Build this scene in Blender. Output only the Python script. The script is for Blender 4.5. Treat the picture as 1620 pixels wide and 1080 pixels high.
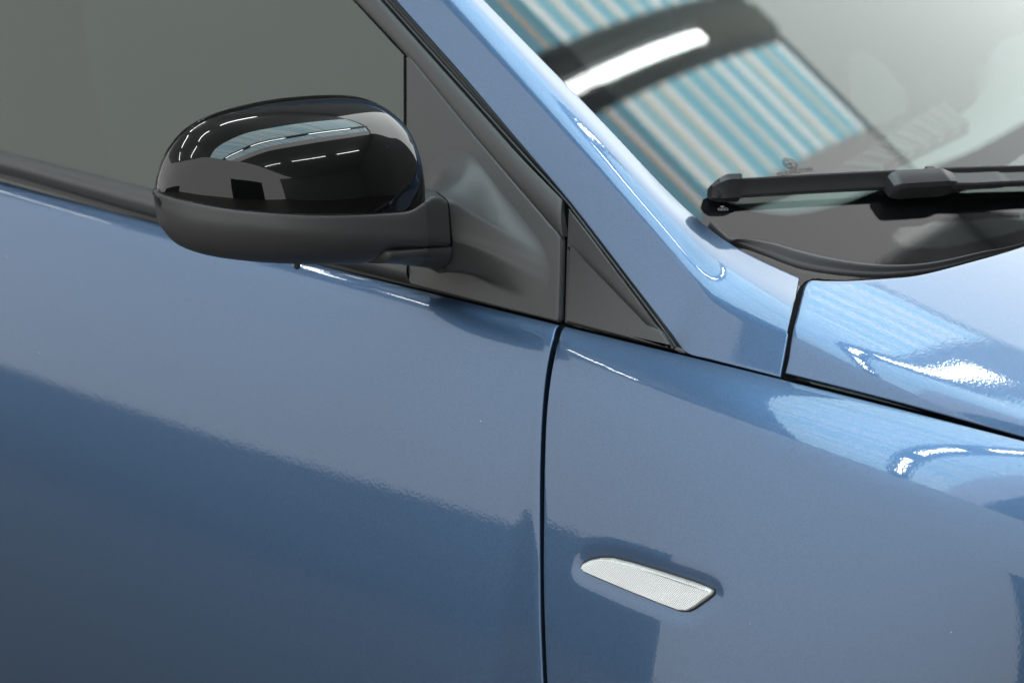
import bpy, math
import numpy as np
from math import sin, cos, radians, pi, sqrt
from mathutils import Matrix, Vector

for o in list(bpy.data.objects):
    bpy.data.objects.remove(o)
SC = bpy.context.scene
COL = SC.collection

# ------------------------------------------------------------------ camera
TH, PH, DIST, LENS = 33.0, 19.0, 1.6, 70.0
FPX = LENS / 36.0 * 1620.0
_s, _c, _sp, _cp = sin(radians(TH)), cos(radians(TH)), sin(radians(PH)), cos(radians(PH))
FW = np.array([-_s * _cp, _c * _cp, -_sp]); RT = np.array([_c, _s, 0.0]); UP = np.array([-_s * _sp, _c * _sp, _cp])
def ray(px, py):
    return FW + RT * (px - 810.0) / FPX + UP * (540.0 - py) / FPX
CAM = np.array([0, 0, 0.95]) - DIST * ray(886, 513)
cd = bpy.data.cameras.new('camera'); cam = bpy.data.objects.new('camera', cd); COL.objects.link(cam)
cd.lens = LENS; cd.sensor_width = 36.0; cd.clip_start = 0.05; cd.clip_end = 200.0
R = Matrix(((RT[0], UP[0], -FW[0]), (RT[1], UP[1], -FW[1]), (RT[2], UP[2], -FW[2])))
cam.matrix_world = Matrix.Translation(Vector(CAM)) @ R.to_4x4()
cd.dof.use_dof = True; cd.dof.focus_distance = 1.56; cd.dof.aperture_fstop = 5.6
SC.camera = cam

# ------------------------------------------------------------------ ambient light of the hall
w = bpy.data.worlds.new('World'); SC.world = w; w.use_nodes = True
w.node_tree.nodes['Background'].inputs[0].default_value = (0.99, 1.0, 0.98, 1)
w.node_tree.nodes['Background'].inputs[1].default_value = 1.7
SC.view_settings.view_transform = 'Standard'; SC.view_settings.look = 'None'
SC.view_settings.exposure = 0.0; SC.view_settings.gamma = 1.0
SC.view_settings.use_curve_mapping = False
SC.render.engine = 'CYCLES'
SC.cycles.max_bounces = 10; SC.cycles.transparent_max_bounces = 16

# ------------------------------------------------------------------ materials
def mat(name):
    m = bpy.data.materials.new(name); m.use_nodes = True
    return m, m.node_tree.nodes, m.node_tree.links, m.node_tree.nodes['Principled BSDF']
def plain(name, col, rough=0.5, metal=0.0, coat=0.0, spec=0.5, grain=0.0, gscale=900.0, speck=0.0):
    m, n, l, b = mat(name)
    b.inputs['Base Color'].default_value = (*col, 1); b.inputs['Roughness'].default_value = rough
    b.inputs['Metallic'].default_value = metal; b.inputs['Coat Weight'].default_value = coat
    b.inputs['Coat Roughness'].default_value = 0.01
    b.inputs['Specular IOR Level'].default_value = spec
    if grain:
        tc = n.new('ShaderNodeTexCoord'); t = n.new('ShaderNodeTexNoise'); t.inputs['Scale'].default_value = gscale
        t.inputs['Detail'].default_value = 3
        bu = n.new('ShaderNodeBump'); bu.inputs['Strength'].default_value = grain; bu.inputs['Distance'].default_value = 0.0004
        l.new(tc.outputs['Object'], t.inputs['Vector']); l.new(t.outputs['Fac'], bu.inputs['Height'])
        l.new(bu.outputs['Normal'], b.inputs['Normal'])
        t2 = n.new('ShaderNodeTexNoise'); t2.inputs['Scale'].default_value = 35; t2.inputs['Detail'].default_value = 4
        l.new(tc.outputs['Object'], t2.inputs['Vector'])
        mr = n.new('ShaderNodeMapRange'); mr.inputs[3].default_value = max(0, rough - 0.05); mr.inputs[4].default_value = rough + 0.05
        l.new(t2.outputs['Fac'], mr.inputs[0]); l.new(mr.outputs[0], b.inputs['Roughness'])
    if speck:
        tc = n.new('ShaderNodeTexCoord'); v = n.new('ShaderNodeTexVoronoi'); v.inputs['Scale'].default_value = 130
        l.new(tc.outputs['Object'], v.inputs['Vector'])
        lt = n.new('ShaderNodeMath'); lt.operation = 'LESS_THAN'; lt.inputs[1].default_value = 0.05
        l.new(v.outputs['Distance'], lt.inputs[0])
        sp = n.new('ShaderNodeSeparateColor'); l.new(v.outputs['Color'], sp.inputs[0])
        gt = n.new('ShaderNodeMath'); gt.operation = 'GREATER_THAN'; gt.inputs[1].default_value = 1 - speck
        l.new(sp.outputs[0], gt.inputs[0])
        mu = n.new('ShaderNodeMath'); mu.operation = 'MULTIPLY'; l.new(lt.outputs[0], mu.inputs[0]); l.new(gt.outputs[0], mu.inputs[1])
        mx = n.new('ShaderNodeMix'); mx.data_type = 'RGBA'; mx.inputs[6].default_value = (*col, 1); mx.inputs[7].default_value = (0.45, 0.44, 0.42, 1)
        l.new(mu.outputs[0], mx.inputs[0]); l.new(mx.outputs[2], b.inputs['Base Color'])
    return m
def emit(name, col, s):
    m, n, l, b = mat(name); n.remove(b)
    e = n.new('ShaderNodeEmission'); e.inputs[0].default_value = (*col, 1); e.inputs[1].default_value = s
    l.new(e.outputs[0], n['Material Output'].inputs[0]); return m

def paint_mat():
    m, n, l, b = mat('blue_metallic_paint')
    tc = n.new('ShaderNodeTexCoord')
    v = n.new('ShaderNodeTexVoronoi'); v.inputs['Scale'].default_value = 1600
    l.new(tc.outputs['Object'], v.inputs['Vector'])
    mx = n.new('ShaderNodeMix'); mx.data_type = 'RGBA'
    mx.inputs[6].default_value = (0.051, 0.098, 0.180, 1); mx.inputs[7].default_value = (0.063, 0.117, 0.212, 1)
    sp = n.new('ShaderNodeSeparateColor'); l.new(v.outputs['Color'], sp.inputs[0])
    l.new(sp.outputs[0], mx.inputs[0]); l.new(mx.outputs[2], b.inputs['Base Color'])
    vd = n.new('ShaderNodeTexVoronoi'); vd.inputs['Scale'].default_value = 75; l.new(tc.outputs['Object'], vd.inputs['Vector'])
    lt = n.new('ShaderNodeMath'); lt.operation = 'LESS_THAN'; lt.inputs[1].default_value = 0.03; l.new(vd.outputs['Distance'], lt.inputs[0])
    sd = n.new('ShaderNodeSeparateColor'); l.new(vd.outputs['Color'], sd.inputs[0])
    gd = n.new('ShaderNodeMath'); gd.operation = 'GREATER_THAN'; gd.inputs[1].default_value = 0.93; l.new(sd.outputs[1], gd.inputs[0])
    md = n.new('ShaderNodeMath'); md.operation = 'MULTIPLY'; l.new(lt.outputs[0], md.inputs[0]); l.new(gd.outputs[0], md.inputs[1])
    m2 = n.new('ShaderNodeMix'); m2.data_type = 'RGBA'; m2.inputs[7].default_value = (0.5, 0.5, 0.5, 1)
    l.new(md.outputs[0], m2.inputs[0]); l.new(mx.outputs[2], m2.inputs[6]); l.new(m2.outputs[2], b.inputs['Base Color'])
    # flakes tilt a little at random under a smooth clear coat
    va = n.new('ShaderNodeVectorMath'); va.operation = 'SUBTRACT'; va.inputs[1].default_value = (0.5, 0.5, 0.5)
    l.new(v.outputs['Color'], va.inputs[0])
    sc = n.new('ShaderNodeVectorMath'); sc.operation = 'SCALE'; sc.inputs['Scale'].default_value = 0.05
    l.new(va.outputs[0], sc.inputs[0])
    g = n.new('ShaderNodeNewGeometry'); ad = n.new('ShaderNodeVectorMath'); ad.operation = 'ADD'
    l.new(g.outputs['Normal'], ad.inputs[0]); l.new(sc.outputs[0], ad.inputs[1])
    nm = n.new('ShaderNodeVectorMath'); nm.operation = 'NORMALIZE'; l.new(ad.outputs[0], nm.inputs[0])
    l.new(nm.outputs[0], b.inputs['Normal'])
    b.inputs['Metallic'].default_value = 0.9; b.inputs['Roughness'].default_value = 0.4
    b.inputs['Coat Weight'].default_value = 1.0; b.inputs['Coat Roughness'].default_value = 0.012
    b.inputs['Coat IOR'].default_value = 1.55
    # faint orange peel in the clear coat
    t = n.new('ShaderNodeTexNoise'); t.inputs['Scale'].default_value = 420; t.inputs['Detail'].default_value = 1
    l.new(tc.outputs['Object'], t.inputs['Vector'])
    bu = n.new('ShaderNodeBump'); bu.inputs['Strength'].default_value = 0.03; bu.inputs['Distance'].default_value = 0.0006
    l.new(t.outputs['Fac'], bu.inputs['Height']); l.new(bu.outputs['Normal'], b.inputs['Coat Normal'])
    return m
def glass_mat(name, tint, ior=1.5):
    m, n, l, b = mat(name); n.remove(b)
    tr = n.new('ShaderNodeBsdfTransparent'); tr.inputs[0].default_value = (*tint, 1)
    gl = n.new('ShaderNodeBsdfGlossy'); gl.inputs['Roughness'].default_value = 0.0
    fr = n.new('ShaderNodeFresnel'); fr.inputs[0].default_value = ior
    g = n.new('ShaderNodeNewGeometry')
    # keep the outside index on the inner face too (thin sheet)
    iv = n.new('ShaderNodeMath'); iv.operation = 'DIVIDE'; iv.inputs[0].default_value = 1.0; iv.inputs[1].default_value = ior
    mi = n.new('ShaderNodeMix'); mi.data_type = 'FLOAT'; mi.inputs[2].default_value = ior
    l.new(g.outputs['Backfacing'], mi.inputs[0]); l.new(iv.outputs[0], mi.inputs[3]); l.new(mi.outputs[0], fr.inputs[0])
    mx = n.new('ShaderNodeMixShader'); l.new(fr.outputs[0], mx.inputs[0]); l.new(tr.outputs[0], mx.inputs[1]); l.new(gl.outputs[0], mx.inputs[2])
    l.new(mx.outputs[0], n['Material Output'].inputs[0]); return m

PAINT = paint_mat()
PLASTIC = plain('matte_black_plastic', (0.042, 0.041, 0.041), 0.43, grain=0.4)
PLASTIC2 = plain('satin_black_plastic', (0.045, 0.044, 0.045), 0.4, grain=0.2)
GLOSS = plain('gloss_black_plastic', (0.003, 0.003, 0.003), 0.25, coat=1.0, speck=0.03, spec=0.0)
RUBBER = plain('black_rubber', (0.012, 0.012, 0.012), 0.45, grain=0.2)
WIPERM = plain('wiper_black', (0.028, 0.027, 0.029), 0.38, grain=0.2)
DARK = plain('gap_shade_and_seal_black', (0.003, 0.003, 0.0035), 0.8, spec=0.1)  # near-black: painted shade in the gaps, also the glass seals
FRIT = plain('black_ceramic_print', (0.006, 0.006, 0.007), 0.6, spec=0.0)
PRINT = plain('grey_print', (0.004, 0.006, 0.006), 0.7, spec=0.0)
PRINTW = plain('white_print', (0.65, 0.65, 0.65), 0.7)
GLASS = glass_mat('windscreen_glass', (0.9, 0.955, 0.93), 1.55)
SGLASS = glass_mat('side_glass', (0.62, 0.72, 0.67), 1.65)
CLOTH = plain('dark_grey_cabin_trim', (0.012, 0.012, 0.013), 0.85)
DASH = plain('dark_grey_dashboard', (0.17, 0.172, 0.17), 0.7, grain=0.4, gscale=500)

def lens_mat():
    m, n, l, b = mat('clear_prism_lens')
    tc = n.new('ShaderNodeTexCoord'); mp = n.new('ShaderNodeMapping')
    l.new(tc.outputs['UV'], mp.inputs[0])
    mp.inputs['Scale'].default_value = (1, 1, 1)
    w1 = n.new('ShaderNodeSeparateXYZ'); l.new(mp.outputs[0], w1.inputs[0])
    def wave(out, sc):
        a = n.new('ShaderNodeMath'); a.operation = 'MULTIPLY'; a.inputs[1].default_value = sc; l.new(out, a.inputs[0])
        s = n.new('ShaderNodeMath'); s.operation = 'SINE'; l.new(a.outputs[0], s.inputs[0]); return s.outputs[0]
    p = n.new('ShaderNodeMath'); p.operation = 'MULTIPLY'
    l.new(wave(w1.outputs[0], 2 * pi / 0.0018), p.inputs[0]); l.new(wave(w1.outputs[1], 2 * pi / 0.0018), p.inputs[1])
    mr = n.new('ShaderNodeMapRange'); mr.inputs[1].default_value = -0.1; mr.inputs[2].default_value = 0.75
    l.new(p.outputs[0], mr.inputs[0])
    cr = n.new('ShaderNodeMix'); cr.data_type = 'RGBA'
    cr.inputs[6].default_value = (0.80, 0.80, 0.80, 1); cr.inputs[7].default_value = (0.40, 0.38, 0.36, 1)
    l.new(mr.outputs[0], cr.inputs[0]); l.new(cr.outputs[2], b.inputs['Base Color'])
    bu = n.new('ShaderNodeBump'); bu.inputs['Strength'].default_value = 0.5; bu.inputs['Distance'].default_value = 0.0006
    l.new(p.outputs[0], bu.inputs['Height']); l.new(bu.outputs[0], b.inputs['Normal'])
    b.inputs['Metallic'].default_value = 0.35; b.inputs['Roughness'].default_value = 0.35
    b.inputs['Coat Weight'].default_value = 1.0; b.inputs['Coat Roughness'].default_value = 0.03
    return m
LENSM = lens_mat()
CLEAR = plain('clear_lens_rim', (0.55, 0.55, 0.55), 0.18, metal=0.3, coat=1.0)

# ------------------------------------------------------------------ mesh helpers
C0 = np.array([-0.2, 0.85, 0.0])          # the car's base point on the floor
def link(o, parent=None):
    COL.objects.link(o)
    if parent is not None: o.parent = parent
    return o
def mesh(name, V, F, m, parent=None, smooth=True, origin=None, mats=None, fmat=None):
    me = bpy.data.meshes.new(name)
    og = C0 if (parent is not None and origin is None) else (np.zeros(3) if origin is None else np.array(origin))
    V = np.asarray(V, float) - og
    me.from_pydata(V.tolist(), [], [tuple(map(int, f)) for f in F])
    for mm in (mats or [m]): me.materials.append(mm)
    if fmat is not None:
        for p, k in zip(me.polygons, fmat): p.material_index = k
    me.validate(); me.update()
    if smooth: me.polygons.foreach_set('use_smooth', [True] * len(me.polygons))
    o = bpy.data.objects.new(name, me)
    if parent is None: o.location = og
    return link(o, parent)
def grid_faces(ni, nj, close_i=False, close_j=False, off=0):
    F = []
    for i in range(ni if close_i else ni - 1):
        for j in range(nj if close_j else nj - 1):
            a = i * nj + j; b = i * nj + (j + 1) % nj
            c = ((i + 1) % ni) * nj + (j + 1) % nj; d = ((i + 1) % ni) * nj + j
            F.append((a + off, b + off, c + off, d + off))
    return F
def nrm(v):
    v = np.asarray(v, float); return v / (np.linalg.norm(v, axis=-1, keepdims=True) + 1e-15)
def gnormals(P, ref):
    N = nrm(np.cross(np.gradient(P, axis=0), np.gradient(P, axis=1)))
    if np.sum(N[P.shape[0] // 2, P.shape[1] // 2] * ref) < 0: N = -N
    return N
def hem(P, ref, edges, r=0.0015, depth=0.014, k=5):
    """fold the flagged borders of a panel grid inwards: rounded edge, then a flange"""
    core = [0, P.shape[0], 0, P.shape[1]]                  # rows / columns of the open panel
    for e in edges:
        ax = 0 if e[0] == 'i' else 1
        N = gnormals(P[core[0]:core[1], core[2]:core[3]], ref)
        Q = P if ax == 0 else P.transpose(1, 0, 2); M = N if ax == 0 else N.transpose(1, 0, 2)
        c0, c1 = (core[2], core[3]) if ax == 0 else (core[0], core[1])
        if e[1] == '-': Q = Q[::-1]; M = M[::-1]
        idx = np.clip(np.arange(Q.shape[1]), c0, c1 - 1)   # folded strips follow their nearest open row
        E, n, T = Q[-1], M[-1][idx - c0], (Q[-1] - Q[-2])[idx]
        T = nrm(T - np.sum(T * n, -1, keepdims=True) * n)
        rows = [E + T * r * sin(a) - n * r * (1 - cos(a)) for a in np.linspace(0, pi / 2, k + 1)[1:]]
        rows.append(E + T * r - n * (r + depth * 0.3)); rows.append(E + T * r - n * depth)
        Q = np.concatenate([Q, np.array(rows)]); m_ = len(rows)
        if e[1] == '-':
            Q = Q[::-1]; core[2 * ax] += m_; core[2 * ax + 1] += m_
        P = Q if ax == 0 else Q.transpose(1, 0, 2)
    return P
def panel(name, P, ref, m, parent, edges=(), r=0.0015, depth=0.014):
    P = hem(np.asarray(P, float), np.array(ref, float), edges, r, depth)
    N = nrm(np.cross(P[1:, :-1] - P[:-1, :-1], P[:-1, 1:] - P[:-1, :-1]))
    F = grid_faces(P.shape[0], P.shape[1])
    if np.sum(N[N.shape[0] // 2, N.shape[1] // 2] * np.array(ref)) > 0: F = [f[::-1] for f in F]
    # (orientation check against the true face normal)
    V = P.reshape(-1, 3); f = F[len(F) // 2]; fn = np.cross(V[f[1]] - V[f[0]], V[f[2]] - V[f[0]])
    if np.dot(fn, ref) < 0: F = [g[::-1] for g in F]
    return mesh(name, V, F, m, parent)
def catmull(P, n):
    P = np.asarray(P, float); out = []
    Q = np.vstack([2 * P[0] - P[1], P, 2 * P[-1] - P[-2]])
    for t in np.linspace(0, len(P) - 1, n):
        i = min(int(t), len(P) - 2); u = t - i
        a, b, c, d = Q[i], Q[i + 1], Q[i + 2], Q[i + 3]
        out.append(0.5 * (2 * b + (c - a) * u + (2 * a - 5 * b + 4 * c - d) * u * u + (3 * b - a - 3 * c + d) * u ** 3))
    return np.array(out)
def resample(P, n):
    P = np.asarray(P, float); d = np.r_[0, np.cumsum(np.linalg.norm(np.diff(P, axis=0), axis=1))]
    s = np.linspace(0, d[-1], n)
    return np.stack([np.interp(s, d, P[:, k]) for k in range(P.shape[1])], 1)
def smooth_px(P, n):
    return resample(catmull(P, max(200, n * 4)), n)
def sweep(name, path, prof, m, parent, nref, closed=True, scale=None, caps=True, smooth=True):
    """sweep a 2D profile (w, n) along a path; nref = normal per point"""
    path = np.asarray(path, float); n = len(path); T = nrm(np.gradient(path, axis=0))
    nr = np.broadcast_to(np.asarray(nref, float), path.shape); Wd = nrm(np.cross(nr, T)); Nn = nrm(np.cross(T, Wd))
    prof = np.asarray(prof, float); k = len(prof); V = []
    for i in range(n):
        p = prof if scale is None else prof * scale[i]
        V.append(path[i] + p[:, :1] * Wd[i] + p[:, 1:] * Nn[i])
    V = np.concatenate(V); F = grid_faces(n, k, close_j=closed)
    if caps and closed: F += [tuple(range(k))[::-1], tuple(range((n - 1) * k, n * k))]
    o = mesh(name, V, F, m, parent, smooth)
    o.data.set_sharp_from_angle(angle=radians(28)); return o
def rect_prof(w, h, b=0.0015, n0=0.0):
    return [(-w + b, n0), (w - b, n0), (w, n0 + b), (w, n0 + h - b), (w - b, n0 + h), (-w + b, n0 + h), (-w, n0 + h - b), (-w, n0 + b)]
def box(V, F, lo, hi):
    k = len(V)
    for x in (lo[0], hi[0]):
        for y in (lo[1], hi[1]):
            for z in (lo[2], hi[2]): V.append((x, y, z))
    for f in ((0, 1, 3, 2), (4, 6, 7, 5), (0, 4, 5, 1), (2, 3, 7, 6), (0, 2, 6, 4), (1, 5, 7, 3)): F.append(tuple(k + a for a in f))

# ------------------------------------------------------------------ body surfaces (x forward, -y out of the car's right side)
def zb(x): return 0.95 - 0.037 * x - 0.25 * np.maximum(0, x - 0.12) ** 2
def yb(x): return 0.04 * x * x + 0.46 * np.maximum(0, x - 0.12) ** 2
_tw = np.linspace(0, 1, 260) ** 2 * 0.75
_xs = np.linspace(-1.4, 1.2, 90)
def _tab():
    T = []
    for x in _xs:
        tau = 0.0055 + 0.0045 / (1 + math.exp(-(x + 0.05) / 0.06)) + 0.045 * max(0.0, x)
        e = 20.1 - (29 + 18 * min(1.5, max(0.0, x - 0.17) / 0.2)) * _tw + 60 * np.exp(-_tw / tau)
        g = np.tan(np.radians(e)); T.append(np.r_[0, np.cumsum(0.5 * (g[1:] + g[:-1]) * np.diff(_tw))])
    return np.array(T)
_ST = _tab()
def side_out(x, t):
    x = np.asarray(x, float); t = np.clip(np.asarray(t, float), 0, 0.75)
    fx = np.clip((x - _xs[0]) / (_xs[1] - _xs[0]), 0, len(_xs) - 1.001); i = fx.astype(int); u = fx - i
    ft = np.clip(np.sqrt(t / 0.75) * 259, 0, 258.999); j = ft.astype(int); v = (t - _tw[j]) / (_tw[j + 1] - _tw[j])
    return ((1 - u) * ((1 - v) * _ST[i, j] + v * _ST[i, j + 1]) + u * ((1 - v) * _ST[i + 1, j] + v * _ST[i + 1, j + 1]))
def side_y(x, t): return yb(x) - side_out(x, t)
def F_side(p): return p[:, 1] - side_y(p[:, 0], zb(p[:, 0]) - p[:, 2])
def F_green(off=0.0): return lambda p: p[:, 1] - (0.012 + off + 0.42 * (p[:, 2] - zb(p[:, 0])))
WT, WK = 0.577, 0.4
def w_z(x, y): return 1.025 - WT * ((x - 0.067) + WK * (y - 0.85) ** 2 - WK * 0.75 ** 2)
def F_wind(off=0.0): return lambda p: p[:, 2] - w_z(p[:, 0], p[:, 1]) - off
def n_wind(p):
    p = np.atleast_2d(p); return nrm(np.stack([np.full(len(p), WT), 2 * WT * WK * (p[:, 1] - 0.85), np.ones(len(p))], 1))
def hood_z(x, y):
    yy = np.maximum(y - yb(x), 0)
    top = 0.004 + 0.19 * 0.04 * np.log1p(np.exp((0.345 - x) / 0.04)) + np.where(yy < 0.25, 0.28 * yy - 0.45 * yy * yy, 0.0419 + 0.055 * (yy - 0.25))
    side = 2.0 * yy; k = 0.006
    return zb(x) + 0.001 - k * np.log(np.exp(-np.minimum(side, 0.4) / k) + np.exp(-top / k)) + k * np.log(1 + np.exp(-0.004 / k)) * 0
def F_hood(p): return p[:, 2] - hood_z(p[:, 0], p[:, 1])
_T = np.linspace(0.7, 4.5, 3800)
def hit(px, py, Fn):
    d = ray(px, py); P = CAM + _T[:, None] * d; v = Fn(P)
    i = np.where(v[:-1] * v[1:] <= 0)[0]
    if len(i) == 0: raise ValueError('no hit %s' % ((px, py),))
    i = i[0]; k = v[i] / (v[i] - v[i + 1] + 1e-15); return P[i] + k * (P[i + 1] - P[i])
def hits(L, Fn): return np.array([hit(a[0], a[1], Fn) for a in L])
def proj(p):
    d = np.asarray(p, float) - CAM; z = d @ FW
    return 810 + FPX * (d @ RT) / z, 540 - FPX * (d @ UP) / z

# ------------------------------------------------------------------ the hall that the paint and the glass mirror
def struct(name, V, F, m, smooth=False):
    o = mesh(name, V, F, m, None, smooth); o['kind'] = 'structure'; return o
def conc(name, c1, c2, rough):
    m, n, l, b = mat(name); tc = n.new('ShaderNodeTexCoord'); t = n.new('ShaderNodeTexNoise')
    t.inputs['Scale'].default_value = 0.9; t.inputs['Detail'].default_value = 6; l.new(tc.outputs['Object'], t.inputs['Vector'])
    mx = n.new('ShaderNodeMix'); mx.data_type = 'RGBA'; mx.inputs[6].default_value = (*c1, 1); mx.inputs[7].default_value = (*c2, 1)
    l.new(t.outputs['Fac'], mx.inputs[0]); l.new(mx.outputs[2], b.inputs['Base Color']); b.inputs['Roughness'].default_value = rough
    return m
FLOORM = conc('grey_concrete', (0.050, 0.044, 0.038), (0.08, 0.072, 0.063), 0.5)
LOWWALLM = conc('added_wall_dark_grey', (0.10, 0.11, 0.13), (0.13, 0.14, 0.16), 0.6)
DOORM = plain('black_roller_door', (0.006, 0.006, 0.006), 0.6)
ROOFM = conc('grey_roof_sheet', (0.44, 0.45, 0.46), (0.55, 0.56, 0.57), 0.7)
ZR = 6.0
X0, X1, Y0, Y1, YE = -14.0, 11.0, -7.5, 5.0, -5.0
struct('hall_floor', [(X0, Y0, 0), (X1, Y0, 0), (X1, Y1 + 4, 0), (X0, Y1 + 4, 0)], [(0, 1, 2, 3)], FLOORM)
V, F = [], []; box(V, F, (X0, Y0 - 0.2, 0), (-4.2, Y0, 1.15)); o = mesh('added_low_wall', V, F, LOWWALLM, None, False); o['kind'] = 'structure'  # unseen low wall, added for the dark band mirrored in the door
V, F = [], []; box(V, F, (2.3, Y0, 0), (5.6, Y0 + 0.03, 3.2)); o = mesh('roller_door', V, F, DOORM, None, False); o['kind'] = 'structure'
V, F = [], []; box(V, F, (X1, Y0, 0), (X1 + 0.2, Y1 + 4, ZR)); struct('hall_wall', V, F, conc('grey_wall_paint', (0.2, 0.2, 0.2), (0.25, 0.25, 0.25), 0.8))
BA, BB = (-1.1, 0.385), (0.70, 1.27)          # the two bands of rooflight beside the ridge beam (x)
V, F = [], []
for a, b in ((X0, BA[0]), (BA[1], BB[0]), (1.85, X1)): box(V, F, (a, YE, ZR), (b, Y1, ZR + 0.15))
rf = struct('hall_roof', V, F, ROOFM)
E_ROOFGLOW = emit('added_roof_glow', (1.0, 0.985, 0.99), 2.6)
V, F = [], []; box(V, F, (BB[1] + 0.005, YE, ZR + 0.03), (1.83, Y1, ZR + 0.05)); o = mesh('added_roof_glow', np.array(V), F, E_ROOFGLOW, None, False); o.parent = rf  # glowing strip added for the pale reflection low in the windscreen
V, F = [], []; box(V, F, (0.46, YE, ZR - 0.1), (0.62, Y1, ZR - 0.002)); o = mesh('ridge_beam', np.array(V), F, plain('pale_grey_beam', (0.5, 0.5, 0.48), 0.6), None, False); o.parent = rf
E_BLUE = emit('rooflight_blue', (0.38, 0.80, 0.98), 4.8)
E_WHITE = emit('rooflight_white', (0.93, 0.97, 1.0), 6.5)
E_SKY = emit('rooflight_pale_blue', (0.52, 0.88, 0.99), 4.8)
E_TAN = emit('rooflight_tan', (1.0, 0.86, 0.70), 5.0)
PITCH = 0.2
import random
rng = random.Random(4)
for (a, b) in (BA, BB):
    var = []
    for q1, q2, q3 in ((0.105, 0.125, 0.185), (0.12, 0.135, 0.175), (0.085, 0.115, 0.18), (0.11, 0.112, 0.19), (0.13, 0.16, 0.175)):
        yy = [0, q1, q2, q3, 0.2]
        V = [(x, q, 0.02 * (i % 2)) for i, q in enumerate(yy) for x in (0, b - a)]
        me = bpy.data.meshes.new('skylight_pane'); me.from_pydata(V, [], [(2 * i, 2 * i + 1, 2 * i + 3, 2 * i + 2) for i in range(4)])
        for mm in (E_BLUE, E_TAN, E_WHITE, E_SKY): me.materials.append(mm)
        for p, kk in zip(me.polygons, (0 if q1 > 0.1 else 3, 1, 2, 3)): p.material_index = kk
        var.append(me)
    for k in range(int((Y1 - YE) / PITCH)):
        o = bpy.data.objects.new('skylight_pane', rng.choice(var)); o.location = (a, Y1 - (k + 1) * PITCH, ZR + 0.05); link(o, rf)
# gable on the car's far side, glowing panel added for the windscreen's white reflection
V, F = [], []; box(V, F, (X0, Y1 + 0.05, 0), (X1, Y1 + 0.25, ZR + 0.2)); gw = struct('hall_gable', V, F, conc('grey_gable_paint', (0.2, 0.2, 0.2), (0.25, 0.25, 0.25), 0.8))
GL = emit('added_white_glow', (0.95, 1.0, 0.99), 3.4)
V, F = [], []; box(V, F, (-1.6, Y1 + 0.01, 1.0), (1.75, Y1 + 0.045, ZR - 0.02)); o = mesh('added_gable_glow', np.array(V), F, GL, None, False); o.parent = gw
TUBE = emit('tube_light', (0.97, 1.0, 1.0), 40.0)
TRAY = plain('white_lamp_tray', (0.7, 0.7, 0.7), 0.5)
def tube_lamp(x, y, L=1.5):
    r = bpy.data.objects.new('tube_lamp', None); r.location = (x, y, ZR - 0.2); link(r)
    r['label'] = 'white fluorescent tube lamp hung under the hall roof'; r['category'] = 'lamp'; r['group'] = 'tube lamps under the hall roof'
    o = bpy.data.objects.new('tray', tray_me); link(o, r)
    o = bpy.data.objects.new('tube', tube_me); link(o, r)
V, F = [], []; box(V, F, (-0.04, -1.11, 0.045), (0.04, 1.11, 0.2))
tray_me = bpy.data.meshes.new('tray'); tray_me.from_pydata(V, [], F); tray_me.materials.append(TRAY)
V = [(0.024 * cos(a), y, 0.018 + 0.024 * sin(a)) for y in (-1.1, 1.1) for a in np.linspace(0, 2 * pi, 13)[:-1]]
tube_me = bpy.data.meshes.new('tube'); tube_me.from_pydata(V, [], grid_faces(2, 12, close_j=True) + [tuple(range(12)), tuple(range(12, 24))]); tube_me.materials.append(TUBE)
for x in (-6.8, -3.7, 0.54, 4.2):
    for k in range(3):
        tube_lamp(x, 2.97 - k * 3.1)

# ------------------------------------------------------------------ the car
car = bpy.data.objects.new('car', None); car.location = C0; link(car)
car['label'] = 'metallic blue car with a black wing mirror, seen at its front door, wing and windscreen'; car['category'] = 'car'

# --- door and front wing: two panels of the same side surface
GAPD = [(881, 515), (870, 548), (861, 595), (855, 660), (852, 740), (851.5, 820), (852, 900), (853, 980), (857, 1080), (864, 1200), (872, 1330)]
GAPF = [(893, 519), (883, 549), (873, 597), (866, 660), (863, 740), (862, 820), (861.5, 900), (863, 980), (867, 1080), (874, 1200), (882, 1330)]
def gapcurve(L):
    P = hits(smooth_px(L, 40), F_side); t = zb(P[:, 0]) - P[:, 2]; o = np.argsort(t); return t[o], P[o, 0]
TG = np.linspace(0, 1, 150) ** 1.9 * 0.62 + 0.0004
td, xd = gapcurve(GAPD); tf, xf = gapcurve(GAPF)
def side_grid(xl, xr, nu, wl=1.0):
    u = np.linspace(0, 1, nu); X = xl[None, :] + (xr - xl)[None, :] * u[:, None]; T = np.broadcast_to(TG, X.shape)
    return np.stack([X, side_y(X, T), zb(X) - T], -1)
Pd = side_grid(np.full(len(TG), -1.15), np.interp(TG, td, xd), 180)
door = panel('door', Pd, (0, -1, 0.2), PAINT, car, ('i+', 'j-'))
Pf = side_grid(np.interp(TG, tf, xf), np.full(len(TG), 0.75), 330)
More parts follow.
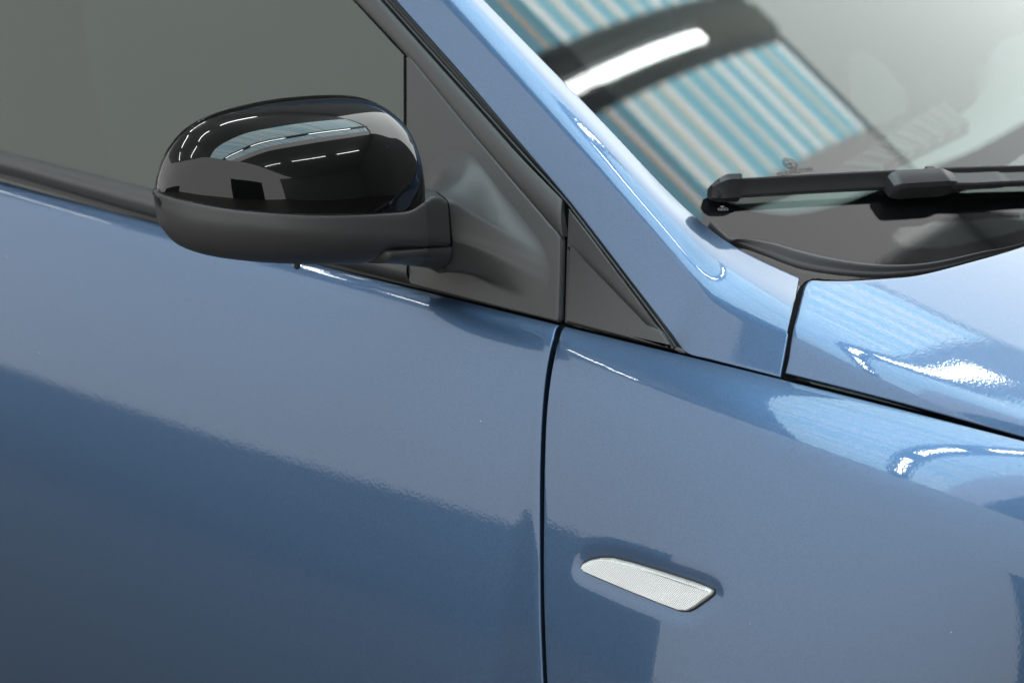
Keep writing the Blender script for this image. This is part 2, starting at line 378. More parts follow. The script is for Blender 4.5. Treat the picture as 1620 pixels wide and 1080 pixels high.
# shallow seat pressed round the side lamp
LAMP = [(919, 897), (923, 890), (934, 884.5), (952, 881), (970, 881.5), (1000, 889), (1050, 904), (1100, 920), (1121, 928), (1129, 933), (1129.5, 939), (1120, 947), (1100, 961), (1090, 966), (1076, 965.5), (1050, 956), (1000, 936), (950, 915), (925, 904)]
lamp_px = np.array(resample(np.vstack([LAMP, LAMP[0]]), 121)[:-1])
LP = hits(lamp_px, F_side)
def pdist(Q, poly):
    d = np.full(len(Q), 9.0); ins = np.zeros(len(Q), bool); n = len(poly)
    for i in range(n):
        a, b = poly[i], poly[(i + 1) % n]; ab = b - a; t = np.clip(((Q - a) @ ab) / (ab @ ab), 0, 1)
        d = np.minimum(d, np.linalg.norm(Q - a - t[:, None] * ab, axis=1))
        c = ((a[1] > Q[:, 1]) != (b[1] > Q[:, 1])) & (Q[:, 0] < (b[0] - a[0]) * (Q[:, 1] - a[1]) / (b[1] - a[1] + 1e-12) + a[0]); ins ^= c
    return np.where(ins, -d, d)
q = Pf[..., [0, 2]].reshape(-1, 2); dd = pdist(q, LP[:, [0, 2]]).reshape(Pf.shape[:2])
Pf[..., 1] += np.where(dd < 0, 0.0014, 0.0014 * np.exp(-(np.maximum(dd, 0) / 0.006) ** 2))
wing = panel('front_wing', Pf, (0, -1, 0.2), PAINT, car, ('i-', 'j-'))

# --- side lamp
lamp = bpy.data.objects.new('side_lamp', None); link(lamp, car)
def ringset(name, P, prof, m, parent, uv=False):
    """shrink an outline towards its middle line with a height per ring (out of the car's side)"""
    c = P.mean(0); n = len(P); rows = []
    T = nrm(np.roll(P, -1, 0) - np.roll(P, 1, 0)); inw = nrm(np.cross(T, np.array([0, -1.0, 0])))
    if np.sum((c - P) * inw) < 0: inw = -inw
    for ins, h in prof: rows.append(P + inw * ins + np.array([0, -1, 0.12]) * h)
    V = np.concatenate(rows); F = grid_faces(len(rows), n, close_j=True)
    F.append(tuple(range((len(rows) - 1) * n, len(rows) * n)))
    f = F[-1]; N = np.zeros(3)
    for i in range(n): N += np.cross(V[f[i]] - c, V[f[(i + 1) % n]] - c)
    if N[1] > 0: F = [g[::-1] for g in F]
    o = mesh(name, V, F, m, parent)
    if uv:
        ax = nrm(P[45] - P[5]); ay = np.cross(ax, (0, -1, 0)); U = o.data.uv_layers.new(name='UVMap'); W_ = V - c
        for lp in o.data.loops: U.data[lp.index].uv = (float(W_[lp.vertex_index] @ ax), float(W_[lp.vertex_index] @ ay))
    return o
ringset('lamp_seal', LP, [(-0.0011, -0.004), (-0.0011, -0.0008), (-0.0003, -0.0003), (0.0006, -0.0008)], RUBBER, lamp)
ringset('lens', LP, [(0.0004, -0.003), (0.0004, 0.0012), (0.0007, 0.0022), (0.0014, 0.0030), (0.0022, 0.0033)], CLEAR, lamp)
pl = ringset('prism_plate', LP, [(0.0016, 0.0026), (0.0018, 0.0034), (0.0022, 0.0036)], LENSM, lamp, uv=True); pl.data.polygons[len(pl.data.polygons) - 1].use_smooth = False

# --- hood
REAR = [(1243, 597), (1249, 556), (1257, 515), (1265, 480), (1276, 450), (1300, 449.5), (1340, 450), (1400, 447), (1450, 442), (1520, 424), (1620, 393), (1800, 325), (2000, 245)]
RP = hits(resample(catmull(REAR, 400), 160), F_hood); yr = np.maximum.accumulate(RP[:, 1]); yr[0] = yb(RP[0, 0]) 
yg = np.r_[np.linspace(0.0012, 1, 220) ** 1.7] * 0.85
xr_ = np.interp(yg, yr, RP[:, 0])
U = np.linspace(0, 1, 170); 
Ph = np.zeros((len(yg), len(U), 3))
for i, (yy, x0) in enumerate(zip(yg, xr_)):
    X = x0 + (0.95 - x0) * U
    Y = yy + yb(X) * max(0, 1 - yy / 0.4) + 0.002
    Ph[i] = np.stack([X, Y, hood_z(X, Y)], 1)
hood = panel('hood', Ph, (0, 0, 1), PAINT, car, ('i-', 'j-'))

# --- A-pillar panel
A = [(260, -415), (485, -165), (628, 0), (732, 117), (820, 221), (897, 312), (955, 386), (1013, 461), (1062, 525), (1086, 556), (1122, 566), (1170, 578), (1233, 594)]
B = [(370, -405), (604, -164), (764, 0), (875, 114), (966, 205), (1030, 277), (1073, 320), (1110, 353), (1140, 376), (1160, 389), (1190, 406), (1223, 422), (1263, 439)]
Aw = [hit(a[0], a[1], F_green(0.0)) for a in A[:9]] + [hit(a[0], a[1], lambda p: p[:, 1] - yb(p[:, 0]) - o_) for a, o_ in zip(A[9:], (0.008, 0.006, 0.004, 0.002))]
BO = [0.004] * 8 + [0.005, 0.007, 0.010, 0.014, 0.018]; MF = [0.76] * 8 + [0.74, 0.70, 0.66, 0.62, 0.60]
Bw = [hit(b[0], b[1], F_wind(q_)) for b, q_ in zip(B, BO)]
Ac, Bc = catmull(Aw, 260), catmull(Bw, 260)
def gsm(P, w):
    k_ = np.exp(-0.5 * (np.arange(-3 * w, 3 * w + 1) / w) ** 2); k_ /= k_.sum(); P = np.asarray(P, float)
    Q = np.concatenate([2 * P[:1] - P[3 * w:0:-1], P, 2 * P[-1:] - P[-2:-3 * w - 2:-1]])
    return np.stack([np.convolve(Q[:, c_], k_, 'valid') for c_ in range(P.shape[1])], 1)
Bc = gsm(Bc, 14); Ac = gsm(Ac, 3)
T = nrm(np.gradient((Ac + Bc) / 2, axis=0)); nn = nrm(np.cross(Bc - Ac, T)); nn = np.where(nn[:, 2:3] < 0, -nn, nn)
L = np.linalg.norm(Bc - Ac, axis=1, keepdims=True); nn = nrm(gsm(nn, 16)); Mp = np.array([(a[0] * (1 - m_) + b[0] * m_, a[1] * (1 - m_) + b[1] * m_) for a, b, m_ in zip(A, B, MF)])
M1 = gsm(catmull(hits(Mp, F_green(0.004)), 260), 20)
Ms, Me = Ac + 0.66 * (M1 - Ac), M1 + 0.6 * (Bc - M1)
lin = lambda p, q, u: p[:, None] * (1 - u) + q[:, None] * u
u1, u2, u3 = [np.linspace(0, 1, n_)[None, :, None] for n_ in (22, 30, 12)]
fil = Ms[:, None] * (1 - u2) ** 2 + 2 * M1[:, None] * u2 * (1 - u2) + Me[:, None] * u2 ** 2
Pp = np.concatenate([lin(Ac, Ms, u1)[:, :-1], fil, lin(Me, Bc, u3)[:, 1:]], axis=1)
panel('windscreen_pillar', Pp, (0, -0.6, 0.8), PAINT, car, ('j-', 'j+', 'i+'))

# --- near-black backing sheets that put shade into the panel gaps
V, F = [], []
def backing(P, N, width, depth):
    T_ = nrm(np.gradient(P, axis=0)); S_ = nrm(np.cross(N, T_)); k = len(V); n = len(P)
    V.extend((P - N * depth + S_ * width).tolist()); V.extend((P - N * depth - S_ * width).tolist())
    F.extend([(k + i, k + i + 1, k + n + i + 1, k + n + i) for i in range(n - 1)])
g = hits(smooth_px([((a[0] + b[0]) / 2, (a[1] + b[1]) / 2) for a, b in zip(GAPD, GAPF)], 40), F_side)
g = g[2:]; backing(g, np.broadcast_to([0, -1.0, 0.1], g.shape), 0.016, 0.013)
xs = np.linspace(-1.15, 0.95, 80); bl = np.stack([xs, yb(xs), zb(xs)], 1)
backing(bl, np.broadcast_to(nrm([0, -0.3, 1.0]), bl.shape), 0.012, 0.008)
g = RP[:60]; backing(g, np.broadcast_to(nrm([0.0, -0.75, 0.65]), g.shape), 0.007, 0.0055)
mesh('gap_shade_backing', V, F, DARK, car)

# --- greenhouse trim
def strip(name, La, Lb, off, h, m, n=60, k=10, edges=('j-', 'j+'), skew=0.5, surf=F_green, r=0.001, depth=0.008):
    a, b = hits(smooth_px(La, n), surf(off)), hits(smooth_px(Lb, n), surf(off))
    v = np.linspace(0, 1, k)[None, :, None]; mid = a * (1 - skew) + b * skew + np.array([0, -0.92, 0.38]) * h
    P = a[:, None] * (1 - v) ** 2 + 2 * mid[:, None] * v * (1 - v) + b[:, None] * v ** 2
    return panel(name, P, (0, -1, 0.3), m, car, edges, r, depth)
strip('door_frame_trim', [(320, -270), (468, -101), (562, 0), (644, 88), (740, 203), (815, 289), (888, 372)],
      [(360, -265), (508, -100), (599, 0), (704, 117), (772, 193), (826, 253), (888.5, 317)], -0.004, 0.004, PLASTIC, edges=('j-', 'j+', 'i+'))
strip('door_seal', [(360, -265), (508, -100), (599, 0), (704, 117), (826, 249), (890, 311), (906, 331), (968, 416), (1040, 513), (1066, 549)],
      [(398, -265), (546, -100), (632, 0), (736, 117), (823, 221), (895, 306), (956, 384), (1015, 461), (1062, 524), (1081, 550)], 0.005, 0.0, RUBBER, n=90, edges=())
for nm, fr in (('seal_lip', 0.3), ('seal_lip', 0.72)):
    La = np.array([(360, -265), (508, -100), (599, 0), (704, 117), (826, 249), (892, 318), (906, 336), (968, 418), (1040, 513), (1066, 549)], float)
    Lb = np.array([(398, -265), (546, -100), (632, 0), (736, 117), (823, 221), (895, 306), (956, 384), (1015, 461), (1062, 524), (1081, 550)], float)
    pa = hits(smooth_px(La, 90), F_green(0.004)); pb_ = hits(smooth_px(Lb, 90), F_green(0.004)); c = pa * (1 - fr) + pb_ * fr
    sweep(nm, c, [(0.0016 * cos(a), 0.0022 * sin(a)) for a in np.linspace(0, 2 * pi, 9)[:-1]], RUBBER, car, (0, -0.92, 0.38))
def flat_patch(name, px, off, m, nu=2, edges_r=0.0012, depth=0.008, tilt=None):
    """filled outline on the greenhouse surface with a rounded rim"""
    px = np.asarray(px, float); P = hits(px, F_green(off)); n = len(P); out = nrm([0, -0.92, 0.387])
    T_ = nrm(np.roll(P, -1, 0) - np.roll(P, 1, 0)); c = P.mean(0)
    inw = nrm(np.cross(T_, out)); 
    if np.sum((c - P) * inw) < 0: inw = -inw
    rows = [P - out * depth, P - out * edges_r] + [P + inw * edges_r * (1 - sin(a)) * 1 - out * edges_r * (1 - cos(a)) for a in (pi / 2 * 0.7, pi / 2 * 0.4, 0)][0:0]
    for a in np.linspace(0, pi / 2, 5): rows.append(P + inw * edges_r * (1 - cos(a)) - out * edges_r * (1 - sin(a)))
    V_ = np.concatenate(rows); F_ = grid_faces(len(rows), n, close_j=True); F_.append(tuple(range((len(rows) - 1) * n, len(rows) * n)))
    f = F_[-1]; N_ = np.zeros(3)
    for i in range(n): N_ += np.cross(V_[f[i]] - c, V_[f[(i + 1) % n]] - c)
    if N_ @ out < 0: F_ = [g_[::-1] for g_ in F_]
    return mesh(name, V_, F_, m, car)
def closed_px(L, n=160): return resample(np.vstack([L, L[:1]]), n + 1)[:-1]
QUARTER = [(899, 330), (936, 377), (968, 421), (1005, 470), (1037, 514), (1050, 526), (1066, 553), (1000, 538), (940, 523), (892.5, 511), (894, 470), (896, 400)]
flat_patch('quarter_trim', closed_px(np.array(QUARTER, float)), -0.001, PLASTIC)
STEP = [(898.5, 386), (915, 405), (933, 428), (950, 450), (966, 471), (980, 486), (995, 500), (1012, 511), (1030, 516), (1046, 523), (1063, 551), (1000, 536.5), (940, 521.5), (894.5, 509.5), (896, 450)]
flat_patch('quarter_trim_face', closed_px(np.array(STEP, float)), -0.0075, PLASTIC, edges_r=0.0024)
flat_patch('trim_end_cap', closed_px(np.array([(1064, 551), (1071, 548), (1078, 551), (1085, 557), (1083, 560), (1074, 558)], float), 40), -0.003, PLASTIC2)
SAIL = [(642, 91), (645.5, 88), (650, 92), (740, 203), (815, 291), (884, 371), (887, 376), (886, 430), (884, 506), (881, 509), (800, 489), (720, 468), (648, 450), (646, 446), (643, 300)]
flat_patch('mirror_sail_panel', closed_px(np.array(SAIL, float)), -0.006, PLASTIC, edges_r=0.0018)
# near-black patch painted as the shaded gap between the sail panel and the quarter trim
flat_patch('trim_gap', closed_px(np.array([(882, 304), (892, 306), (898, 325), (896, 508), (880, 507)], float), 40), 0.006, DARK)
strip('glass_run_seal', [(316, -270), (464, -101), (557.5, 0), (600, 46), (639, 88)], [(321, -270), (469, -101), (563.5, 0), (606, 46), (645, 88)], 0.004, 0.0, DARK, edges=())
strip('glass_run_seal', [(638.5, 87), (638.5, 200), (639, 330), (640, 440)], [(644, 87), (643.5, 200), (644, 330), (646, 440)], 0.004, 0.0, DARK, edges=())
# waist moulding under the side window
strip('waist_moulding', [(-500, 108), (-250, 174), (0, 238), (125, 270), (250, 302), (450, 355), (650, 408)],
      [(-500, 143), (-250, 210), (0, 273), (125, 309), (250, 345), (450, 397), (650, 449)], -0.001, 0.014, PLASTIC2, k=16, skew=0.55)
strip('waist_seal', [(-500, 140), (-250, 206), (0, 270), (250, 341), (450, 393), (650, 446), (800, 484), (890, 507)],
      [(-500, 152), (-250, 219), (0, 283), (250, 353), (450, 407), (650, 457), (800, 496), (890, 518)], 0.004, 0.0, RUBBER, edges=())
# side window
xs_ = np.linspace(-1.15, 0.02, 120); zs_ = np.linspace(-0.02, 0.5, 90)
Xg, Zg = np.meshgrid(xs_, zs_, indexing='ij'); Zw = zb(Xg) + Zg
def sg(off): return np.stack([Xg, 0.012 + off + 0.42 * Zg - 0.10 * Zg * Zg * 0, Zw], -1)
Va, Vb = sg(0.010).reshape(-1, 3), sg(0.0145).reshape(-1, 3)
Fa = grid_faces(120, 90); k = len(Va)
f = Fa[0]; s_ = np.cross(Va[f[1]] - Va[f[0]], Va[f[2]] - Va[f[0]])
if s_[1] > 0: Fa = [g_[::-1] for g_ in Fa]
Ax = np.array(Aw); keepw = lambda p: p[2] < np.interp(p[0], Ax[:10, 0], Ax[:10, 2] - 0.004) if p[0] > Ax[0, 0] else p[2] < Ax[0, 2]
Fa = [g_ for g_ in Fa if all(keepw(Va[i]) for i in g_)]
mesh('side_window', np.vstack([Va, Vb]), Fa + [tuple(k + i for i in g_[::-1]) for g_ in Fa], SGLASS, car)

# --- windscreen
yw = np.linspace(0.03, 1.66, 110); sw = np.linspace(0, 1, 70)
def wpt(y, x, off): return np.stack([x, y, w_z(x, y) + off], -1)
Yw, Sw = np.meshgrid(yw, sw, indexing='ij')
xbase = 0.067 - WK * (Yw - 0.85) ** 2 + WK * 0.75 ** 2 + 0.16          # lower edge
Xw = xbase - 0.95 * Sw
k = Yw.size; Fa = grid_faces(110, 70)
Va, Vb = wpt(Yw, Xw, 0.0).reshape(-1, 3), wpt(Yw, Xw, -0.006).reshape(-1, 3)
f = Fa[0]
if np.cross(Va[f[1]] - Va[f[0]], Va[f[2]] - Va[f[0]])[2] < 0: Fa = [g_[::-1] for g_ in Fa]
# keep only the sheet inside the pillar line
Bx = np.array(Bw); inb = lambda p: p[1] > np.interp(p[0], Bx[::1, 0], Bx[::1, 1]) - 0.035
keep = [g_ for g_ in Fa if all(inb(Va[i]) for i in g_)]
wind = mesh('windscreen', np.vstack([Va, Vb]), keep + [tuple(k + i for i in g_[::-1]) for g_ in keep], GLASS, car)
FB = [(560, -250), (690, -130), (800, -18), (860, 42), (910, 92), (955, 139), (1000, 186), (1042, 230), (1083, 272), (1108, 297), (1125, 309), (1153, 322), (1183, 333), (1211, 339), (1241, 342), (1270, 340), (1300, 334), (1340, 322), (1400, 298), (1450, 279), (1490, 263), (1547, 240), (1620, 200), (1760, 118), (1900, 40)]
FBp = hits(smooth_px(FB, 420), F_wind(-0.0052))
OUT = [(440, -330), (604, -164), (764, 0), (820, 57), (875, 114), (920, 160), (966, 205), (1005, 248), (1047, 297), (1085, 333), (1110, 356), (1125, 370), (1145, 384), (1165, 400), (1190, 415), (1220, 432), (1250, 445), (1280, 455), (1310, 462), (1350, 467), (1400, 466), (1450, 460), (1520, 445), (1620, 412), (1760, 358)]
OUT = OUT[:-1] + [(1800, 335), (2000, 255)]
OUTp = hits(smooth_px(OUT, 420), F_wind(-0.0052))
mesh('frit_band', np.vstack([FBp, OUTp]), [(i, i + 1, 421 + i, 420 + i)[::1] for i in range(419)], FRIT, wind)
# printed dots fading out from the band
V, F = [], []
d = np.r_[0, np.cumsum(np.linalg.norm(np.diff(FBp, axis=0), axis=1))]
for row in range(5):
    pitch = 0.0017; nd = int(d[-1] / pitch)
    for i in range(nd):
        s = (i + 0.5 * (row % 2)) * pitch
        p = np.array([np.interp(s, d, FBp[:, k_]) for k_ in range(3)]); j = min(np.searchsorted(d, s), 418)
        t = nrm(FBp[min(j + 1, 419)] - FBp[max(j - 1, 0)]); n_ = n_wind(p)[0]; inn = np.cross(n_, t)
        if inn[2] < 0 and inn[1] < 0: inn = -inn
        q0 = OUTp[j] - p
        if inn @ q0 > 0: inn = -inn
        c = p + inn * (0.0004 + row * 0.00145); rr = 0.00085 - 0.00013 * row; kk = len(V)
        for a in range(6): V.append(c + rr * (cos(a * pi / 3) * t + sin(a * pi / 3) * inn))
        F.append(tuple(kk + a for a in range(6)))
o = mesh('frit_dots', V, F, FRIT, wind, False); o['kind'] = 'stuff'

def curve_text(name, body, px, py, size, m, off=-0.0056, rot=0.0, dirpx=(1, -0.13)):
    p = hit(px, py, F_wind(off)); p2 = hit(px + 20 * dirpx[0], py + 20 * dirpx[1], F_wind(off))
    cu = bpy.data.curves.new(name, 'FONT'); cu.body = body; cu.size = size; cu.align_x = 'CENTER'; cu.align_y = 'CENTER'; cu.space_character = 1.1; cu.offset = 0.0002
    tmp = bpy.data.objects.new('tmp', cu); COL.objects.link(tmp)
    me = bpy.data.meshes.new_from_object(tmp.evaluated_get(bpy.context.evaluated_depsgraph_get()))
    bpy.data.objects.remove(tmp)
    ex = nrm(p2 - p); n_ = n_wind(p)[0]; ex = nrm(ex - n_ * (ex @ n_)); ey = np.cross(n_, ex)
    V_ = np.array([p + v.co.x * ex + v.co.y * ey for v in me.vertices]); F_ = [tuple(q_.vertices) for q_ in me.polygons]
    return mesh(name, V_, F_, m, wind, False), p, ex, ey
curve_text('glass_lettering', 'PILKINGTON', 1258, 272, 0.0060, PRINT, dirpx=(1, -0.17))
def ring_mesh(name, px, py, arcs, m, dirpx=(1, -0.17), off=-0.0056):
    p = hit(px, py, F_wind(off)); p2 = hit(px + 20 * dirpx[0], py + 20 * dirpx[1], F_wind(off)); n_ = n_wind(p)[0]
    ex = nrm(p2 - p); ex = nrm(ex - n_ * (ex @ n_)); ey = np.cross(n_, ex); V_, F_ = [], []
    for cx, cy, r, wd, a0, a1 in arcs:
        k_ = len(V_); n = 33
        for a in np.linspace(a0, a1, n):
            for q_ in (r - wd / 2, r + wd / 2): V_.append(p + ex * (cx + q_ * cos(a)) + ey * (cy + q_ * sin(a)))
        F_ += [(k_ + 2 * i, k_ + 2 * i + 1, k_ + 2 * i + 3, k_ + 2 * i + 2) for i in range(n - 1)]
    return mesh(name, V_, F_, m, wind, False)
ring_mesh('glass_emblem', 1250, 259, [(0, 0, 0.0066, 0.0011, 0, 2 * pi), (0, 0, 0.0052, 0.0006, 0.5, 5.4), (0.0018, 0.0018, 0.0024, 0.0009, 0, 2 * pi), (-0.0018, 0.0018, 0.0024, 0.0009, 0, 2 * pi), (0.0018, -0.0018, 0.0024, 0.0009, 0, 2 * pi), (-0.0018, -0.0018, 0.0024, 0.0009, 0, 2 * pi)], PRINT)
ring_mesh('glass_mark', 1144, 331, [(-0.0032, 0, 0.0012, 0.0005, 0, 2 * pi), (0, 0, 0.0012, 0.0005, 0, 2 * pi), (0.0032, 0, 0.0012, 0.0005, 0, 2 * pi)], PRINTW, dirpx=(1, -0.06), off=-0.0044)
curve_text('glass_mark_bar', '-', 1142, 325.5, 0.012, PRINTW, off=-0.0044, dirpx=(1, -0.06))

# --- cowl seal between glass and hood
CU = [(1120, 358), (1140, 377), (1153, 387), (1173, 383), (1213, 386), (1253, 396), (1313, 411), (1373, 421), (1430, 423), (1480, 418), (1547, 404), (1620, 388), (1800, 318), (2000, 238)]
CL = [(1121, 362), (1145, 388), (1165, 401), (1195, 420), (1235, 440), (1270, 452), (1330, 458), (1385, 458), (1440, 452), (1490, 442), (1555, 422), (1625, 402), (1805, 333), (2005, 252)]
n = 160; cu, cl = hits(smooth_px(CU, n), F_wind(0.0005)), hits(smooth_px(CL, n), F_wind(-0.012))
nw = n_wind(cu); rows = []
for v, h in ((0, -0.003), (0, 0.001), (0.06, 0.004), (0.14, 0.0062), (0.25, 0.0068), (0.36, 0.006), (0.44, 0.0045), (0.5, 0.0045), (0.6, 0.0052), (0.66, 0.0040), (0.70, -0.002), (0.8, -0.004), (1, -0.006)):
    rows.append(cu * (1 - v) + cl * v + nw * (h + 0.005 * v))
panel('cowl_seal', np.array(rows[:11]), (0.4, -0.2, 0.9), PLASTIC2, car)
panel('cowl_gutter', np.array(rows[10:]), (0.4, -0.2, 0.9), DARK, car)  # near-black colour puts the groove's shade into the gutter

# --- dashboard and dark cabin
V, F = [], []
DX = lambda y: 0.067 - WK * (y - 0.85) ** 2 + WK * 0.75 ** 2
ys = np.linspace(0.1, 1.6, 30); rows = []
for dx, dz in ((0.16, -0.16), (0.10, -0.085), (0.02, -0.065), (-0.1, -0.05), (-0.2, -0.055), (-0.28, -0.085), (-0.31, -0.14), (-0.3, -0.4)):
    rows.append(np.stack([DX(ys) * 0.7 + 0.02 + dx, ys, np.full(30, 1.0 + dz)], 1))
panel('dashboard', np.array(rows), (0, 0, 1), DASH, car)
def dash_piece(name, px, z, h, m):
    P_ = hits(px, lambda p: p[:, 2] - z); n_ = len(P_); V_ = np.vstack([P_ - (0, 0, h), P_])
    F_ = [tuple(range(n_, 2 * n_))] + [(i, (i + 1) % n_, n_ + (i + 1) % n_, n_ + i) for i in range(n_)]
    return mesh(name, V_, F_, m, car, False)
dash_piece('demister_vent', [(1322, 268), (1380, 270), (1533, 192), (1493, 160)], 0.957, 0.03, CLOTH)
for k in range(6):
    u = (k + 0.6) / 6.4; a = np.array((1322, 268)) * (1 - u) + np.array((1493, 160)) * u; b = np.array((1380, 270)) * (1 - u) + np.array((1533, 192)) * u
    dash_piece('demister_slat', [a + (-4, 2), b + (-4, 2), b + (4, -3), a + (4, -3)], 0.960, 0.008, PLASTIC)
dash_piece('dark_oval_block', smooth_px([(1340, 110), (1352, 84), (1380, 88), (1413, 117), (1434, 150), (1431, 172), (1407, 193), (1375, 197), (1350, 170)], 40), 0.958, 0.03, CLOTH)  # dark oval block on the dashboard top, no known part
V, F = [], []
box(V, F, (-1.2, 0.10, 0.3), (-0.05, 0.12, 0.93)); box(V, F, (-2.25, 0.1, 0.3), (-2.2, 1.6, 1.5)); box(V, F, (-2.2, 1.58, 0.3), (0.1, 1.62, 1.5)); box(V, F, (-2.2, 0.1, 0.28), (0.3, 1.6, 0.3)); box(V, F, (-2.2, 0.26, 1.48), (-0.74, 1.6, 1.5))
mesh('cabin_lining', V, F, CLOTH, car, False)
V, F = [], []
def seat(y):
    pts = []
    for (x, z, wy, wx) in ((-0.70, 0.85, 0.24, 0.07), (-0.74, 1.05, 0.24, 0.07), (-0.78, 1.18, 0.2, 0.06), (-0.79, 1.2, 0.08, 0.02), (-0.80, 1.24, 0.08, 0.02), (-0.80, 1.26, 0.13, 0.05), (-0.82, 1.36, 0.13, 0.05), (-0.83, 1.39, 0.09, 0.03)):
        pts.append([(x + wx * np.sign(cos(a)) * abs(cos(a)) ** 0.6, y + wy * np.sign(sin(a)) * abs(sin(a)) ** 0.6, z) for a in np.linspace(0, 2 * pi, 25)[:-1]])
    P_ = np.array(pts); mesh('seat', P_.reshape(-1, 3), grid_faces(len(pts), 24, close_j=True) + [tuple(range(7 * 24, 8 * 24))], CLOTH, car)
seat(0.5); seat(1.2)

# ------------------------------------------------------------------ wing mirror
BE = radians(20.0)
AX = np.array([-sin(BE), -cos(BE), 0.0]); FR = np.array([cos(BE), -sin(BE), 0.0]); ZZ = np.array([0, 0, 1.0])
MO = hit(668, 330, lambda p: p[:, 1] + 0.045) - FR * 0.05     # inner end of the shell, rear plane
TOP = np.array([(250, 300), (252, 296), (256, 278), (267, 250), (287, 223), (310, 203), (350, 183), (407, 168), (460, 159), (520, 154), (563, 154), (590, 160), (613, 176), (633, 197), (650, 227), (660, 260), (669, 297)], float)
BOT = np.array([(252, 317), (255, 340), (263, 363), (287, 387), (313, 402), (353, 413), (407, 420), (460, 423), (520, 423), (553, 422), (567, 409), (587, 398), (690, 391), (720, 388)], float)
SEAM = np.array([(250, 302), (263, 308), (300, 317), (353, 327), (407, 333), (487, 338), (553, 338), (620, 335), (650, 331), (672, 318), (690, 309), (714, 318)], float)
CRE = np.array([(252, 318), (258, 330), (320, 348), (420, 358), (520, 367), (620, 374), (683, 379), (720, 382)], float)
TOP, BOT, SEAM, CRE = [catmull(c_, 400) for c_ in (TOP, BOT, SEAM, CRE)]
def zat(s, f, curve):
    """height at which the point (s along the mirror, f forward) meets a traced line"""
    p = MO + AX * s + FR * f
    lo, hi = -0.25, 0.25
    for _ in range(40):
        m_ = (lo + hi) / 2; X, Y = proj(p + ZZ * m_)
        if Y > np.interp(X, curve[:, 0], curve[:, 1]): lo = m_
        else: hi = m_
    return (lo + hi) / 2
ML = next(s for s in np.linspace(0.1, 0.4, 1200) if proj(MO + AX * s)[0] < 253)
mirror = bpy.data.objects.new('wing_mirror', None); link(mirror, car)
_PL = np.array([(0, .050), (.015, .059), (.04, .066), (.08, .071), (.15, .077), (.25, .083), (.40, .087), (.55, .084), (.70, .074), (.82, .058), (.91, .040), (.96, .026), (.99, .012), (1.0, .002)])
_PLs = catmull(_PL, 600)
def fplan(s): return np.interp(s / ML, _PLs[:, 0], _PLs[:, 1]) if s > 0 else 0.050 + 0.25 * s
S_ = ML * (1 - (1 - np.linspace(0, 1, 90)) ** 1.0); S_ = np.r_[S_[:70], ML * (1 - (1 - (S_[70] / ML)) * np.linspace(1, 0, 40) ** 2)]
cap, low = [], []
pw = 2 / 2.35
for s in S_:
    fm = fplan(s); zs = zat(s, fm, SEAM); zt = zat(s, 0.12 * fm, TOP); zt = max(zt, zs + 0.0005)
    row = []
    for a in np.linspace(0, pi / 2, 26): row.append(MO + AX * s + FR * (fm * cos(a) ** pw) + ZZ * (zs + (zt - zs) * sin(a) ** pw))
    row.append(MO + AX * s + FR * (-0.006) + ZZ * (zt - 0.001)); row.append(MO + AX * s + FR * (-0.008) + ZZ * (zt - 0.006))
    cap.append(row)
P = np.array(cap)
Pc = P.copy(); 
V = P.reshape(-1, 3); F = grid_faces(P.shape[0], P.shape[1]); F.append(tuple(range(P.shape[1])))
f = F[len(F) // 2]
if np.cross(V[f[1]] - V[f[0]], V[f[2]] - V[f[0]]) @ (FR + ZZ) < 0: F = [g_[::-1] for g_ in F]
mesh('mirror_cap', V, F, GLOSS, mirror)
SL = np.r_[np.linspace(-0.030, 0, 16)[:-1], S_]
for s in SL:
    fm = fplan(s) + 0.0004; zs = zat(s, fm, SEAM) - 0.0012; zc = min(zat(s, fm, CRE), zs - 0.0004); z0 = min(zat(s, 0.5 * fm, BOT), zc - 0.0004)
    o_ = MO + AX * s; row = [o_ + FR * 0.0 + ZZ * zs, o_ + FR * (fm * 0.6) + ZZ * (zs + (0.004 if s < 0 else 0)), o_ + FR * (fm - 0.002) + ZZ * zs, o_ + FR * (fm - 0.0005) + ZZ * (zs - 0.0003)]
    for u in (0.1, 0.3, 0.5, 0.7, 0.88): row.append(o_ + FR * (fm + 0.0035 * u) + ZZ * (zs + (zc - zs) * u))
    for a in np.linspace(0.03, pi / 2, 22): row.append(o_ + FR * ((fm + 0.0035) * cos(a) ** 0.8) + ZZ * (zc - (zc - z0) * sin(a) ** 0.9))
    row.append(o_ + FR * (-0.006) + ZZ * (z0 + 0.003)); row.append(o_ + FR * (-0.006) + ZZ * zs)
    low.append(row)
P = np.array(low); k = P.shape[1]; V = P.reshape(-1, 3); F = grid_faces(P.shape[0], k, close_j=True) + [tuple(range(k))[::-1], tuple(range(len(V) - k, len(V)))]
f = F[(P.shape[0] // 2) * k + 8]
if np.cross(V[f[1]] - V[f[0]], V[f[2]] - V[f[0]]) @ FR < 0: F = [g_[::-1] for g_ in F]
mesh('mirror_housing', V, F, PLASTIC, mirror)
